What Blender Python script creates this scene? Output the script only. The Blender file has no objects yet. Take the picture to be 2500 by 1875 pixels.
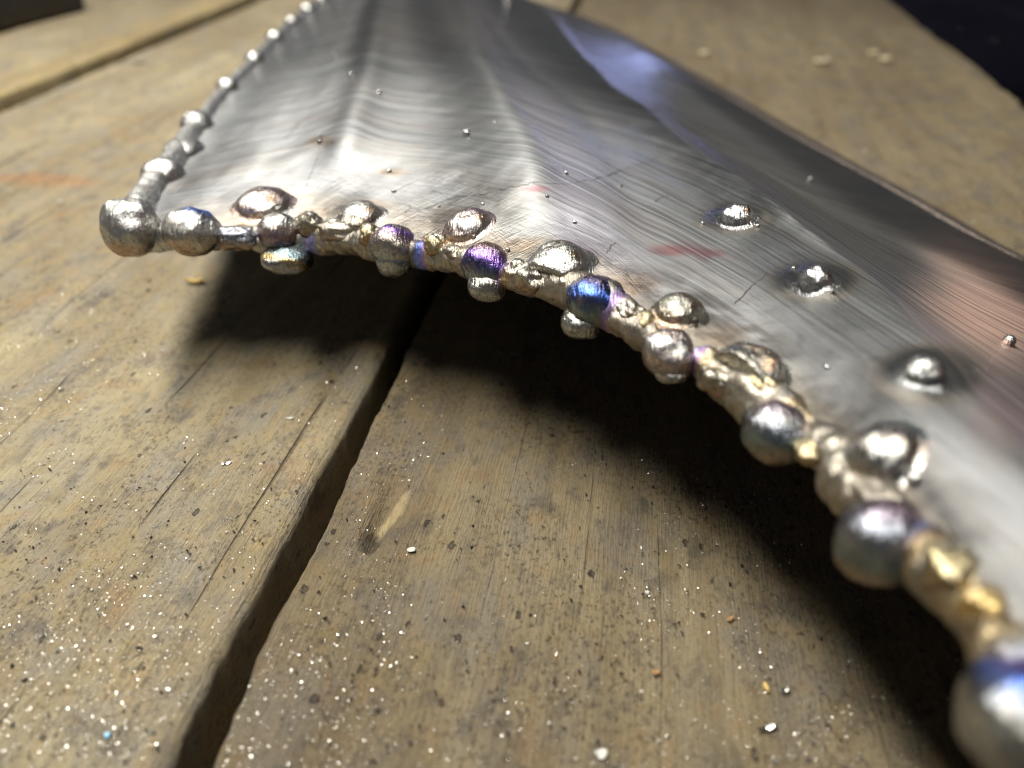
import bpy, bmesh, math, random
import numpy as np
from mathutils import Vector, Matrix

# ------------------------------------------------------------------ camera, world, light
S = 0.01                                   # everything below is written in centimetres
scene = bpy.context.scene
PITCH = math.radians(32.2)
CT, ST = math.cos(PITCH), math.sin(PITCH)
H = 6.6                                    # lens height over the bench top, cm
FPX = 2165.0                               # focal length in photograph pixels
cam_d = bpy.data.cameras.new("camera")
cam = bpy.data.objects.new("camera", cam_d)
scene.collection.objects.link(cam)
cam.location = (0, 0, H * S)
cam.rotation_euler = (math.pi / 2 - PITCH, 0, 0)
cam_d.sensor_width = 36.0
cam_d.lens = 36.0 * FPX / 2500.0
cam_d.clip_start = 0.002
cam_d.clip_end = 20.0
cam_d.dof.use_dof = True
cam_d.dof.focus_distance = 0.100
cam_d.dof.aperture_fstop = 18.5
scene.camera = cam

world = bpy.data.worlds.new("World")
scene.world = world
world.use_nodes = True
bg = world.node_tree.nodes["Background"]
bg.inputs[0].default_value = (0.92, 0.95, 1.0, 1)
bg.inputs[1].default_value = 0.095

scene.cycles.use_denoising = True
scene.cycles.denoiser = 'OPENIMAGEDENOISE'
scene.cycles.denoising_prefilter = 'ACCURATE'
scene.cycles.pixel_filter_type = 'BLACKMAN_HARRIS'
scene.cycles.filter_width = 1.1
vs = scene.view_settings
vs.view_transform = 'Standard'
vs.look = 'None'
vs.exposure = 0.0
vs.gamma = 1.0


def area(name, loc, target, sx, sy, power, col, roll=None):
    d = bpy.data.lights.new(name, 'AREA')
    d.shape = 'RECTANGLE'
    d.size, d.size_y = sx * S, sy * S
    d.energy = power
    d.color = col
    o = bpy.data.objects.new(name, d)
    scene.collection.objects.link(o)
    o.location = Vector(loc) * S
    z = (Vector(loc) - Vector(target)).normalized()
    y = Vector(roll if roll else (0, 1, 0))
    y = (y - z * y.dot(z)).normalized()
    x = y.cross(z)
    o.matrix_world = Matrix.Translation(Vector(loc) * S) @ Matrix((x, y, z)).transposed().to_4x4()
    return o


# the strip lamp over the bench, left of the piece
area("strip_lamp", (-13, 14, 39), (-2, 12, 2), 8.0, 54, 5.4, (1.0, 0.975, 0.90), roll=(-0.25, 1, 0))
# the window at the far end of the workshop (bluish streaks on the sheet)
area("far_window", (56, 290, 26), (3, 25, 1), 7, 13, 0.62, (0.42, 0.50, 1.0), roll=(0, 0, 1))
# small glowing heater to the right of the bench (red glints on the beads)
area("heater_lamp", (42, -4, 17), (3, 8, 2), 1.2, 1.2, 0.022, (1.0, 0.20, 0.05))

rng = np.random.default_rng(7)
random.seed(7)


# ------------------------------------------------------------------ numeric helpers
def ray(u, v):
    a = (np.asarray(u, float) - 1250) / FPX
    b = (937.5 - np.asarray(v, float)) / FPX
    return a, b


def PD(u, v, t):                           # point seen at photo pixel (u, v) at depth t
    a, b = ray(u, v)
    return np.stack([a * t, t * (CT + b * ST), H + t * (b * CT - ST)], -1)


def PZ(u, v, z):                           # ... at height z above the bench
    a, b = ray(u, v)
    t = (H - np.asarray(z, float)) / (ST - b * CT)
    return PD(u, v, t)


def proj(P):
    P = np.asarray(P, float)
    y, z = P[..., 1], P[..., 2] - H
    t = y * CT - z * ST
    return 1250 + FPX * P[..., 0] / t, 937.5 - FPX * (y * ST + z * CT) / t, t


def sstep(a, b, x):
    t = np.clip((np.asarray(x, float) - a) / (b - a), 0, 1)
    return t * t * (3 - 2 * t)


def _h(ix, iy, iz, seed):
    n = (ix * 374761393 + iy * 668265263 + iz * 2147483647 + seed * 1274126177) & 0xFFFFFFFF
    n = ((n ^ (n >> 13)) * 1274126177) & 0xFFFFFFFF
    n = (n ^ (n >> 16)) & 0xFFFFFFFF
    return n / 4294967295.0


def noise(p, seed=0):
    p = np.asarray(p, float)
    i = np.floor(p).astype(np.int64)
    f = p - i
    f = f * f * f * (f * (f * 6 - 15) + 10)
    r = 0
    for dx in (0, 1):
        wx = f[..., 0] if dx else 1 - f[..., 0]
        for dy in (0, 1):
            wy = f[..., 1] if dy else 1 - f[..., 1]
            for dz in (0, 1):
                wz = f[..., 2] if dz else 1 - f[..., 2]
                r = r + wx * wy * wz * _h(i[..., 0] + dx, i[..., 1] + dy, i[..., 2] + dz, seed)
    return r * 2 - 1


def fbm(p, oct=3, seed=0):
    p = np.asarray(p, float)
    r, a = 0, 0.5
    for k in range(oct):
        r = r + a * noise(p * 2 ** k, seed + k * 17)
        a *= 0.5
    return r


def xyz(x, y, z=0.0):
    return np.stack(np.broadcast_arrays(np.asarray(x, float), np.asarray(y, float), np.asarray(z, float)), -1)


def catmull(P, n):
    """n points along a Catmull-Rom curve through P, even in arc length"""
    P = np.asarray(P, float)
    Q = np.vstack([2 * P[0] - P[1], P, 2 * P[-1] - P[-2]])
    out = []
    for i in range(1, len(Q) - 2):
        t = np.linspace(0, 1, 40, endpoint=False)[:, None]
        a, b, c, d = Q[i - 1], Q[i], Q[i + 1], Q[i + 2]
        out.append(0.5 * (2 * b + (c - a) * t + (2 * a - 5 * b + 4 * c - d) * t ** 2 + (3 * b - a - 3 * c + d) * t ** 3))
    out = np.vstack(out + [P[-1:]])
    L = np.r_[0, np.cumsum(np.linalg.norm(np.diff(out, axis=0), axis=1))]
    s = np.linspace(0, L[-1], n)
    return np.stack([np.interp(s, L, out[:, k]) for k in range(P.shape[1])], 1)


def by_knots(P, knots, s):
    """curve through P where P[i] lies at parameter knots[i]"""
    P = np.asarray(P, float)
    d = catmull(P, 4000)
    idx = [int(np.argmin(((d - p) ** 2).sum(1))) for p in P]
    se = np.linspace(-0.2, 1.2, 2801)
    pe = np.interp(se, knots, idx)
    pe[se < 0] = idx[0] + (se[se < 0]) * (idx[1] - idx[0]) / (knots[1] - knots[0])
    pe[se > 1] = idx[-1] + (se[se > 1] - 1) * (idx[-1] - idx[-2]) / (knots[-1] - knots[-2])
    ker = np.hanning(181); ker /= ker.sum()
    for _ in range(2):
        pe = np.convolve(np.r_[np.full(90, pe[0]), pe, np.full(90, pe[-1])], ker, 'valid')
    pos = np.interp(s, se, pe)
    pos = (pos - pos[0]) / (pos[-1] - pos[0]) * 3999
    return np.stack([np.interp(pos, np.arange(4000), d[:, k]) for k in range(3)], 1)


# ------------------------------------------------------------------ object helpers
def mesh_obj(name, V, F, mat, parent=None, tint=None, uv=None, smooth=True, weld=False):
    me = bpy.data.meshes.new(name)
    V = np.asarray(V, float) * S
    if isinstance(F, np.ndarray):
        nf, k = F.shape
        me.vertices.add(len(V))
        me.vertices.foreach_set("co", V.ravel())
        me.loops.add(nf * k)
        me.loops.foreach_set("vertex_index", F.ravel().astype(np.int32))
        me.polygons.add(nf)
        me.polygons.foreach_set("loop_start", np.arange(0, nf * k, k, dtype=np.int32))
        me.update(calc_edges=True)
        me.validate()
    else:
        me.from_pydata([tuple(v) for v in V], [], F)
        me.update()
    me.polygons.foreach_set("use_smooth", np.full(len(me.polygons), smooth))
    if tint is not None:
        c = np.ones((len(V), 4))
        t = np.asarray(tint, float)
        c[:, :t.shape[1]] = t
        at = me.color_attributes.new("tint", 'FLOAT_COLOR', 'POINT')
        at.data.foreach_set("color", c.ravel())
    if uv is not None:
        ul = me.uv_layers.new(name="UVMap")
        li = np.empty(len(me.loops), np.int32)
        me.loops.foreach_get("vertex_index", li)
        ul.data.foreach_set("uv", np.asarray(uv, float)[li].ravel())
    if weld:
        bm = bmesh.new(); bm.from_mesh(me)
        bmesh.ops.remove_doubles(bm, verts=bm.verts, dist=1e-7)
        bm.to_mesh(me); bm.free()
        me.polygons.foreach_set("use_smooth", np.full(len(me.polygons), smooth))
    me.materials.append(mat)
    o = bpy.data.objects.new(name, me)
    scene.collection.objects.link(o)
    if parent is not None:
        o.parent = parent
    return o


def thing(name, label, cat, loc=(0, 0, 0), group=None):
    o = bpy.data.objects.new(name, None)
    o.empty_display_size = 0.01
    scene.collection.objects.link(o)
    o.location = Vector(loc) * S
    return tag(o, label, cat, group)


def tag(o, label, cat, group=None):
    o["label"], o["category"] = label, cat
    if group:
        o["group"] = group
    return o


def grid_faces(nu, nv, wrap=False):
    i, j = np.meshgrid(np.arange(nu - 1), np.arange(nv if wrap else nv - 1), indexing='ij')
    i, j = i.ravel(), j.ravel()
    j2 = (j + 1) % nv
    return np.stack([i * nv + j, (i + 1) * nv + j, (i + 1) * nv + j2, i * nv + j2], 1)


# ------------------------------------------------------------------ materials
class NT:
    def __init__(s, name):
        s.m = bpy.data.materials.new(name)
        s.m.use_nodes = True
        s.t = s.m.node_tree
        s.b = s.t.nodes["Principled BSDF"]

    def n(s, typ, **kw):
        nd = s.t.nodes.new(typ)
        for k, v in kw.items():
            if k.startswith("i_"):
                nd.inputs[k[2:].replace("_", " ")].default_value = v
            else:
                setattr(nd, k, v)
        return nd

    def l(s, a, b):
        s.t.links.new(a, b)

    def math(s, op, a, b=None, c=None, clamp=False):
        nd = s.t.nodes.new("ShaderNodeMath")
        nd.operation = op
        nd.use_clamp = clamp
        for k, x in enumerate((a, b, c)):
            if x is None:
                continue
            if hasattr(x, "is_linked"):
                s.l(x, nd.inputs[k])
            else:
                nd.inputs[k].default_value = x
        return nd.outputs[0]

    def rng(s, x, a, b, c=0.0, d=1.0, smooth=True):
        nd = s.t.nodes.new("ShaderNodeMapRange")
        nd.interpolation_type = 'SMOOTHSTEP' if smooth else 'LINEAR'
        s.l(x, nd.inputs[0])
        for k, v in zip((1, 2, 3, 4), (a, b, c, d)):
            nd.inputs[k].default_value = v
        return nd.outputs[0]

    def mix(s, f, a, b, mode='MIX'):
        nd = s.t.nodes.new("ShaderNodeMix")
        nd.data_type = 'RGBA'
        nd.blend_type = mode
        for sock, x in ((nd.inputs[0], f), (nd.inputs[6], a), (nd.inputs[7], b)):
            if hasattr(x, "is_linked"):
                s.l(x, sock)
            elif isinstance(x, (int, float)):
                sock.default_value = x
            else:
                sock.default_value = (*x, 1)
        return nd.outputs[2]

    def coords(s, src, scale, loc=(0, 0, 0)):
        mp = s.n("ShaderNodeMapping")
        mp.inputs["Scale"].default_value = scale
        mp.inputs["Location"].default_value = loc
        s.l(src, mp.inputs[0])
        return mp.outputs[0]

    def noise(s, co, scale=1.0, detail=3.0, rough=0.55, dist=0.0):
        nd = s.n("ShaderNodeTexNoise")
        s.l(co, nd.inputs["Vector"])
        nd.inputs["Scale"].default_value = scale
        nd.inputs["Detail"].default_value = detail
        nd.inputs["Roughness"].default_value = rough
        nd.inputs["Distortion"].default_value = dist
        return nd.outputs["Fac"]

    def bump(s, h, dist, strength=1.0, normal=None):
        nd = s.n("ShaderNodeBump")
        nd.inputs["Strength"].default_value = strength
        nd.inputs["Distance"].default_value = dist
        s.l(h, nd.inputs["Height"])
        if normal is not None:
            s.l(normal, nd.inputs["Normal"])
        return nd.outputs[0]


def wood_material():
    k = NT("weathered_wood")
    tc = k.n("ShaderNodeTexCoord").outputs["Object"]
    cm = k.coords(tc, (100, 100, 100))                       # centimetres; y runs along the plank
    at = k.n("ShaderNodeAttribute", attribute_name="tint")
    warp = k.noise(k.coords(cm, (0.5, 0.12, 0.5)), 1.0, 2.0)
    wv = k.n("ShaderNodeCombineXYZ")
    k.l(k.math('MULTIPLY', k.math('SUBTRACT', warp, 0.5), 0.3), wv.inputs[0])
    add = k.n("ShaderNodeVectorMath", operation='ADD')
    k.l(cm, add.inputs[0]); k.l(wv.outputs[0], add.inputs[1])
    wc = add.outputs[0]
    big = k.noise(k.coords(wc, (0.35, 0.10, 0.35), (3, 8, 0)), 1.0, 3.0)
    blotch = k.noise(k.coords(wc, (1.4, 0.75, 1.4), (7, 1, 0)), 1.0, 4.0, 0.6)
    blotch2 = k.noise(k.coords(wc, (2.6, 1.5, 2.6), (17, 11, 0)), 1.0, 3.0, 0.6)
    fine = k.noise(k.coords(wc, (19, 12, 19)), 1.0, 6.0, 0.80)
    fibre = k.noise(k.coords(wc, (34, 1.6, 34), (1, 5, 0)), 1.0, 3.0, 0.6)
    ring = k.noise(k.coords(wc, (3.4, 0.05, 3.4), (2, 3, 0)), 1.0, 2.0, 0.5)
    rust = k.noise(k.coords(wc, (1.1, 0.8, 1.1), (31, 5, 0)), 1.0, 3.0, 0.6)
    tan, brown, grey = (0.405, 0.340, 0.212), (0.268, 0.211, 0.124), (0.275, 0.248, 0.200)
    c = k.mix(k.rng(big, 0.35, 0.68), tan, brown)
    c = k.mix(k.rng(blotch, 0.42, 0.68, 0, 0.85), c, grey)
    c = k.mix(k.rng(rust, 0.58, 0.74, 0, 0.38), c, (0.27, 0.135, 0.05))
    c = k.mix(k.rng(blotch2, 0.54, 0.70, 0, 0.65), c, (0.34, 0.26, 0.13))
    c = k.mix(k.rng(k.noise(k.coords(wc, (1.9, 1.3, 1.9), (41, 3, 0)), 1.0, 4.0, 0.65), 0.54, 0.68, 0, 0.6), c, (0.115, 0.105, 0.095))
    c = k.mix(k.rng(ring, 0.35, 0.6, 0.18, 0.0), c, (0.10, 0.07, 0.035))
    c = k.mix(k.rng(fibre, 0.28, 0.50, 0.26, 0.0), c, (0.075, 0.052, 0.03))
    fm = k.noise(k.coords(wc, (0.8, 0.45, 0.8), (61, 3, 0)), 1.0, 3.0, 0.6)
    c = k.mix(k.math('MULTIPLY', k.rng(fine, 0.36, 0.50, 1.0, 0.0), k.rng(fm, 0.36, 0.66, 0.25, 1.0)), c, (0.06, 0.043, 0.028))
    mot = k.noise(k.coords(wc, (4.2, 2.0, 4.2), (23, 9, 0)), 1.0, 4.0, 0.65)
    c = k.mix(k.rng(mot, 0.53, 0.68, 0.0, 0.34), c, (0.38, 0.25, 0.115))
    c = k.mix(k.rng(mot, 0.33, 0.46, 0.45, 0.0), c, (0.125, 0.105, 0.085))
    c = k.mix(k.rng(fine, 0.55, 0.72, 0.0, 0.5), c, (0.42, 0.33, 0.20))
    # splits along the grain: thin lines where a stretched noise crosses its middle, broken up by a mask
    sx = k.n("ShaderNodeSeparateXYZ"); k.l(wc, sx.inputs[0])
    wob = k.noise(k.coords(wc, (0.7, 0.035, 0.7), (5, 2, 0)), 1.0, 3.0, 0.6)
    tt = k.math('ADD', k.math('MULTIPLY', sx.outputs[0], 1.05), k.math('MULTIPLY', wob, 1.6))
    spd = k.math('ABSOLUTE', k.math('SUBTRACT', k.math('FRACT', tt), 0.5))
    spm = k.noise(k.coords(wc, (1.05, 0.22, 1.05), (9, 4, 0)), 1.0, 3.0)
    split = k.math('MULTIPLY', k.rng(spd, 0.004, 0.017, 1.0, 0.0), k.rng(spm, 0.50, 0.60))
    split = k.math('MULTIPLY', split, at.outputs["Alpha"])
    c = k.mix(k.math('MULTIPLY', split, 0.65), c, (0.035, 0.024, 0.015))
    # pits and burnt specks
    vo = k.n("ShaderNodeTexVoronoi")
    k.l(k.coords(wc, (6.0, 3.6, 6.0)), vo.inputs["Vector"])
    vo.inputs["Scale"].default_value = 1.0
    sel = k.n("ShaderNodeSeparateColor"); k.l(vo.outputs["Color"], sel.inputs[0])
    rad = k.rng(sel.outputs[0], 0.80, 1.0, 0.0, 0.22, smooth=False)
    pd = k.math('SUBTRACT', vo.outputs["Distance"], rad)
    pd = k.math('ADD', pd, k.math('MULTIPLY', k.math('SUBTRACT', fine, 0.5), 0.9))
    pit = k.rng(pd, -0.06, 0.02, 1.0, 0.0)
    c = k.mix(k.math('MULTIPLY', pit, 0.6), c, (0.032, 0.026, 0.022))
    c = k.mix(1.0, c, at.outputs["Color"], 'MULTIPLY')
    k.l(c, k.b.inputs["Base Color"])
    k.b.inputs["Roughness"].default_value = 0.72
    k.l(k.rng(fine, 0.3, 0.7, 0.85, 0.55), k.b.inputs["Roughness"])
    k.b.inputs["Specular IOR Level"].default_value = 0.32
    hgt = k.math('ADD', k.math('MULTIPLY', fine, 0.55), k.math('MULTIPLY', fibre, 0.45))
    hgt = k.math('ADD', hgt, k.math('MULTIPLY', blotch2, 0.5))
    hgt = k.math('SUBTRACT', hgt, k.math('MULTIPLY', split, 1.2))
    hgt = k.math('SUBTRACT', hgt, k.math('MULTIPLY', pit, 0.7))
    k.l(k.bump(hgt, 0.09 * S, 1.0), k.b.inputs["Normal"])
    return k.m


def steel_sheet_material():
    k = NT("brushed_steel")
    uvn = k.n("ShaderNodeUVMap", uv_map="UVMap").outputs[0]          # centimetres: x along the brushing
    at = k.n("ShaderNodeAttribute", attribute_name="tint")
    bend = k.noise(k.coords(uvn, (0.22, 0.22, 1)), 1.0, 2.0)
    wv = k.n("ShaderNodeCombineXYZ")
    k.l(k.math('MULTIPLY', bend, 0.25), wv.inputs[1])
    add = k.n("ShaderNodeVectorMath", operation='ADD')
    k.l(uvn, add.inputs[0]); k.l(wv.outputs[0], add.inputs[1])
    w = add.outputs[0]
    b1 = k.noise(k.coords(w, (0.42, 52, 1)), 1.0, 4.0, 0.7)
    b2 = k.noise(k.coords(w, (1.6, 70, 1), (4, 9, 0)), 1.0, 3.0, 0.6)
    b3 = k.noise(k.coords(w, (0.22, 7, 1), (2, 9, 0)), 1.0, 3.0, 0.6)
    cl = k.noise(k.coords(w, (0.5, 1.1, 1), (8, 1, 0)), 1.0, 4.0, 0.6)
    # odd scratches across the brushing, denser towards the welded border (blue of the second attribute)
    def hair(rot, sx, sy, loc):
        mp = k.n("ShaderNodeMapping")
        mp.inputs["Rotation"].default_value = (0, 0, rot)
        k.l(uvn, mp.inputs[0])
        q = k.noise(k.coords(mp.outputs[0], (sx, sy, 1), loc), 1.0, 3.0, 0.65)
        return q
    h1 = hair(0.55, 1.3, 42, (3, 1, 0))
    h2 = hair(-0.8, 1.6, 38, (13, 7, 0))
    brd = k.n("ShaderNodeAttribute", attribute_name="border")
    ln = k.noise(k.coords(w, (0.9, 75, 1), (14, 3, 0)), 1.0, 3.0, 0.7)
    amt = k.math('ADD', 0.30, k.math('MULTIPLY', brd.outputs["Fac"], 0.28))
    c = k.mix(k.math('MULTIPLY', k.rng(b1, 0.30, 0.62, 1.0, 0.0), amt), at.outputs["Color"], (0.085, 0.08, 0.08))
    c = k.mix(k.math('MULTIPLY', k.rng(ln, 0.36, 0.56, 1.0, 0.0), amt), c, (0.10, 0.095, 0.095))
    hm = k.math('MULTIPLY', k.rng(h1, 0.36, 0.46, 1.0, 0.0), brd.outputs["Fac"])
    c = k.mix(k.math('MULTIPLY', hm, 0.6), c, (0.10, 0.095, 0.09))
    c = k.mix(k.rng(cl, 0.45, 0.70, 0.0, 0.35), c, (0.26, 0.225, 0.20))
    k.l(c, k.b.inputs["Base Color"])
    k.b.inputs["Metallic"].default_value = 1.0
    r = k.math('MULTIPLY', k.rng(b1, 0.25, 0.75, 0.82, 1.2), at.outputs["Alpha"])
    r = k.math('MULTIPLY', r, k.rng(b3, 0.3, 0.7, 0.85, 1.15))
    k.l(r, k.b.inputs["Roughness"])
    k.b.inputs["Anisotropic"].default_value = 0.62
    k.b.inputs["Anisotropic Rotation"].default_value = 0.25
    tg = k.n("ShaderNodeTangent", direction_type='UV_MAP', uv_map="UVMap")
    k.l(tg.outputs[0], k.b.inputs["Tangent"])
    h = k.math('ADD', k.math('MULTIPLY', b1, 0.6), k.math('MULTIPLY', b2, 0.4))
    hh = k.math('MULTIPLY', k.math('ADD', h1, h2), k.math('MULTIPLY', brd.outputs["Fac"], 1.9))
    h = k.math('ADD', h, hh)
    n1 = k.bump(h, 0.007 * S, 0.6)
    n2 = k.bump(b3, 0.005 * S, 0.12, n1)
    k.l(n2, k.b.inputs["Normal"])
    return k.m


def weld_material(name, rough=0.24, scr=1.0):
    k = NT(name)
    tc = k.n("ShaderNodeTexCoord").outputs["Object"]
    cm = k.coords(tc, (100, 100, 100))
    at = k.n("ShaderNodeAttribute", attribute_name="tint")
    lum = k.noise(cm, 5.5, 3.0, 0.55)
    grit = k.noise(cm, 20.0, 4.0, 0.65)
    br = k.noise(k.coords(cm, (44, 6, 8)), 1.0, 3.0, 0.65, 0.6)
    c = k.mix(k.rng(grit, 0.46, 0.68, 0.0, 0.65), at.outputs["Color"], (0.10, 0.088, 0.08))
    c = k.mix(k.rng(lum, 0.55, 0.75, 0.0, 0.35), c, (0.40, 0.30, 0.22))
    k.l(c, k.b.inputs["Base Color"])
    k.b.inputs["Metallic"].default_value = 1.0
    r = k.math('ADD', k.rng(grit, 0.3, 0.75, rough - 0.05, rough + 0.16), k.rng(br, 0.4, 0.7, 0.0, 0.08))
    r = k.math('MULTIPLY', r, at.outputs["Alpha"])
    k.l(r, k.b.inputs["Roughness"])
    h = k.math('ADD', k.math('MULTIPLY', br, 0.55 * scr), k.math('MULTIPLY', grit, 0.30))
    n1 = k.bump(lum, 0.02 * S, 0.45)
    k.l(k.bump(h, 0.026 * S, 0.9, n1), k.b.inputs["Normal"])
    return k.m


def plain(name, col, rough=0.6, metal=0.0, scale=3.0, var=0.35):
    k = NT(name)
    tc = k.n("ShaderNodeTexCoord").outputs["Object"]
    cm = k.coords(tc, (100, 100, 100))
    n1 = k.noise(cm, scale, 4.0, 0.6)
    c = k.mix(k.rng(n1, 0.35, 0.7, 0.0, var), col, tuple(x * 0.45 for x in col))
    k.l(c, k.b.inputs["Base Color"])
    k.b.inputs["Metallic"].default_value = metal
    k.b.inputs["Roughness"].default_value = rough
    k.l(k.bump(n1, 0.02 * S, 0.4), k.b.inputs["Normal"])
    return k.m


M_WOOD = wood_material()
M_STEEL = steel_sheet_material()
M_WELD = weld_material("weld_metal", 0.26)
M_FLAKE = plain("bright_filings", (0.80, 0.78, 0.74), 0.28, 1.0, 30, 0.2)
M_PALE = plain("pale_grit", (0.48, 0.46, 0.41), 0.5, 0.0, 20, 0.2)
M_GRIT = plain("dark_grit", (0.035, 0.032, 0.034), 0.45, 0.3, 20, 0.5)
M_CHIP = plain("fresh_wood_chip", (0.52, 0.36, 0.12), 0.7, 0.0, 12, 0.5)
M_RUSTCHIP = plain("rusty_chip", (0.27, 0.15, 0.06), 0.7, 0.0, 12, 0.5)
M_TAN = plain("pale_wood_crumb", (0.46, 0.39, 0.25), 0.7, 0.0, 12, 0.4)
M_BLUECHIP = plain("blue_plastic_speck", (0.25, 0.45, 0.62), 0.5, 0.0, 12, 0.2)
M_SCRATCH = plain("scratch_line", (0.09, 0.085, 0.085), 0.5, 0.5, 12, 0.2)
M_FLOOR = plain("workshop_floor", (0.040, 0.036, 0.038), 0.8, 0.0, 0.1, 0.6)
M_BLACK = plain("blackened_steel", (0.045, 0.042, 0.040), 0.45, 0.6, 1.2, 0.5)
M_CLOTH = plain("dark_blue_cloth", (0.055, 0.048, 0.085), 0.9, 0.0, 0.4, 0.5)

# ------------------------------------------------------------------ setting: floor
fl = mesh_obj("floor", [(-1500, -900, -80), (1900, -900, -80), (1900, 1900, -80), (-1500, 1900, -80)],
              [(0, 1, 2, 3)], M_FLOOR)
fl["kind"] = "structure"

# ------------------------------------------------------------------ the bench: planks with open joints
PHI = math.radians(8.31)
bench = thing("workbench", "weathered wooden workbench top of thick planks with dark open joints between them", "workbench")


def to_plank(P):                           # world cm -> (p across, q along)
    P = np.asarray(P, float)
    return P[..., 0] * math.cos(PHI) - P[..., 1] * math.sin(PHI), P[..., 0] * math.sin(PHI) + P[..., 1] * math.cos(PHI)


def pq_px(u, v, z=0.0):
    return to_plank(PZ(u, v, z))


# the two sides of the near joint, traced along its length
gapL = np.array([pq_px(u, v) for u, v in [(405, 1900), (440, 1800), (500, 1680), (545, 1590), (600, 1500), (668, 1370), (722, 1270), (790, 1130), (850, 1030), (905, 925), (945, 850), (985, 770), (1020, 700)]])
gapR = np.array([pq_px(u, v) for u, v in [(505, 1900), (548, 1800), (590, 1690), (628, 1600), (670, 1520), (732, 1410), (770, 1340), (800, 1280), (840, 1180), (872, 1115), (900, 1050), (955, 950), (990, 870), (1020, 800), (1050, 740)]])
gl, gr = gapL[np.argsort(gapL[:, 1])], gapR[np.argsort(gapR[:, 1])]


def edge_fn(tab, base):
    def f(q):
        e = np.interp(q, tab[:, 1], tab[:, 0], left=tab[0, 0], right=base)
        return np.where(q > tab[-1, 1], base + (tab[-1, 0] - base) * np.exp(-(q - tab[-1, 1]) / 3.0), e)
    return f


eL, eR = edge_fn(gl, -3.42), edge_fn(gr, -3.10)
q_lo, q_hi = -8.0, 78.0
qs = np.r_[np.linspace(q_lo, 3.4, 20, endpoint=False), np.linspace(3.4, 24, 330, endpoint=False), np.linspace(24, q_hi, 140)]


def plank(p0, p1, r0, r1, j0, j1, seed, lift=0.0, extra=None, dens=130, tone=(1, 1, 1), cracks=0.9):
    """p0(q), p1(q): the two edges; r0/r1 edge rounding; j0/j1 edge raggedness"""
    nq = len(qs)
    T = 3.8
    a0 = np.linspace(0, math.pi / 2, 7)
    rows = []
    e0 = p0(qs) + j0 * (fbm(xyz(qs * 0.9, seed, 0), 3, seed) + 0.6 * fbm(xyz(qs * 6.0, seed, 3), 3, seed + 5))
    e1 = p1(qs) + j1 * (fbm(xyz(qs * 0.9, seed, 7), 3, seed + 9) + 0.6 * fbm(xyz(qs * 6.0, seed, 4), 3, seed + 6))
    prof = []                              # (kind, value)
    for z in (-T, -2.2, -1.2, -0.7, -0.4):
        prof.append((0, 0.0, z))
    for a in a0[1:-1]:
        prof.append((0, r0 * (1 - math.cos(a)), -r0 * (1 - math.sin(a))))
    ts = np.linspace(0, 1, dens)
    ts = 0.5 - 0.5 * np.cos(ts * math.pi)
    for t in ts:
        prof.append((1, t, 0.0))
    for a in a0[1:-1][::-1]:
        prof.append((2, r1 * (1 - math.cos(a)), -r1 * (1 - math.sin(a))))
    for z in (-0.4, -0.7, -1.2, -2.2, -T):
        prof.append((2, 0.0, z))
    V = np.zeros((nq, len(prof), 3))
    for k, (kind, x, z) in enumerate(prof):
        if kind == 0:
            p = e0 + x
        elif kind == 2:
            p = e1 - x
        else:
            p = (e0 + r0) * (1 - x) + (e1 - r1) * x
        V[:, k, 0], V[:, k, 1], V[:, k, 2] = p, qs, z
    V[:, :, 2] += lift
    top = V[:, :, 2] > lift - max(r0, r1) - 0.01
    n = 0.035 * fbm(xyz(V[..., 0] * 0.5, V[..., 1] * 0.12, seed), 3, seed + 30) + 0.020 * fbm(xyz(V[..., 0] * 3.0, V[..., 1] * 0.9, seed), 3, seed + 31)
    V[..., 2] += np.where(top, n, 0)
    side = ~top
    V[..., 0] += np.where(side, 0.05 * fbm(xyz(V[..., 1] * 1.2, V[..., 2] * 3.0, seed), 3, seed + 40), 0)
    tint = np.ones((nq, len(prof), 3)) * np.array(tone)
    if extra is not None:
        V, tint = extra(V, tint, top)
    tint = np.concatenate([tint, np.full(tint.shape[:-1] + (1,), cracks)], -1)
    return mesh_obj("plank", V.reshape(-1, 3), grid_faces(nq, len(prof)), M_WOOD, bench, tint=tint.reshape(-1, 4))


def right_extra(V, tint, top):
    # the torn-out splinter beside the joint: hollow with fresh wood showing
    gp, gq = pq_px(930, 1265)
    dp, dq = V[..., 0] - gp, V[..., 1] - gq
    hol = np.exp(-((dp / 0.10) ** 2 + (dq / 0.55) ** 2))
    V[..., 2] -= np.where(top, 0.16 * hol, 0)
    gp2, gq2 = pq_px(938, 1255)
    d2 = ((V[..., 0] - gp2 - 0.25 * (V[..., 1] - gq2 + 0.3)) / (0.10 - 0.09 * np.clip(V[..., 1] - gq2, -.6, .8))) ** 2 + ((V[..., 1] - gq2) / 0.50) ** 2
    d2 = d2 * (1 + 0.9 * fbm(xyz(V[..., 0] * 9, V[..., 1] * 2.5, 5), 3, 8))
    m = np.where(top, sstep(1.1, 0.5, d2), 0)[..., None]
    tint = tint * (1 - m) + np.array([1.25, 1.22, 1.08]) * m
    gp3, gq3 = pq_px(905, 1310)
    d3 = ((V[..., 0] - gp3) / 0.12) ** 2 + ((V[..., 1] - gq3) / 0.20) ** 2
    m = np.where(top, sstep(1.3, 0.5, d3), 0)[..., None]
    V[..., 2] -= 0.05 * m[..., 0]
    tint = tint * (1 - m) + np.array([0.30, 0.28, 0.25]) * m
    return V, tint


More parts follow.
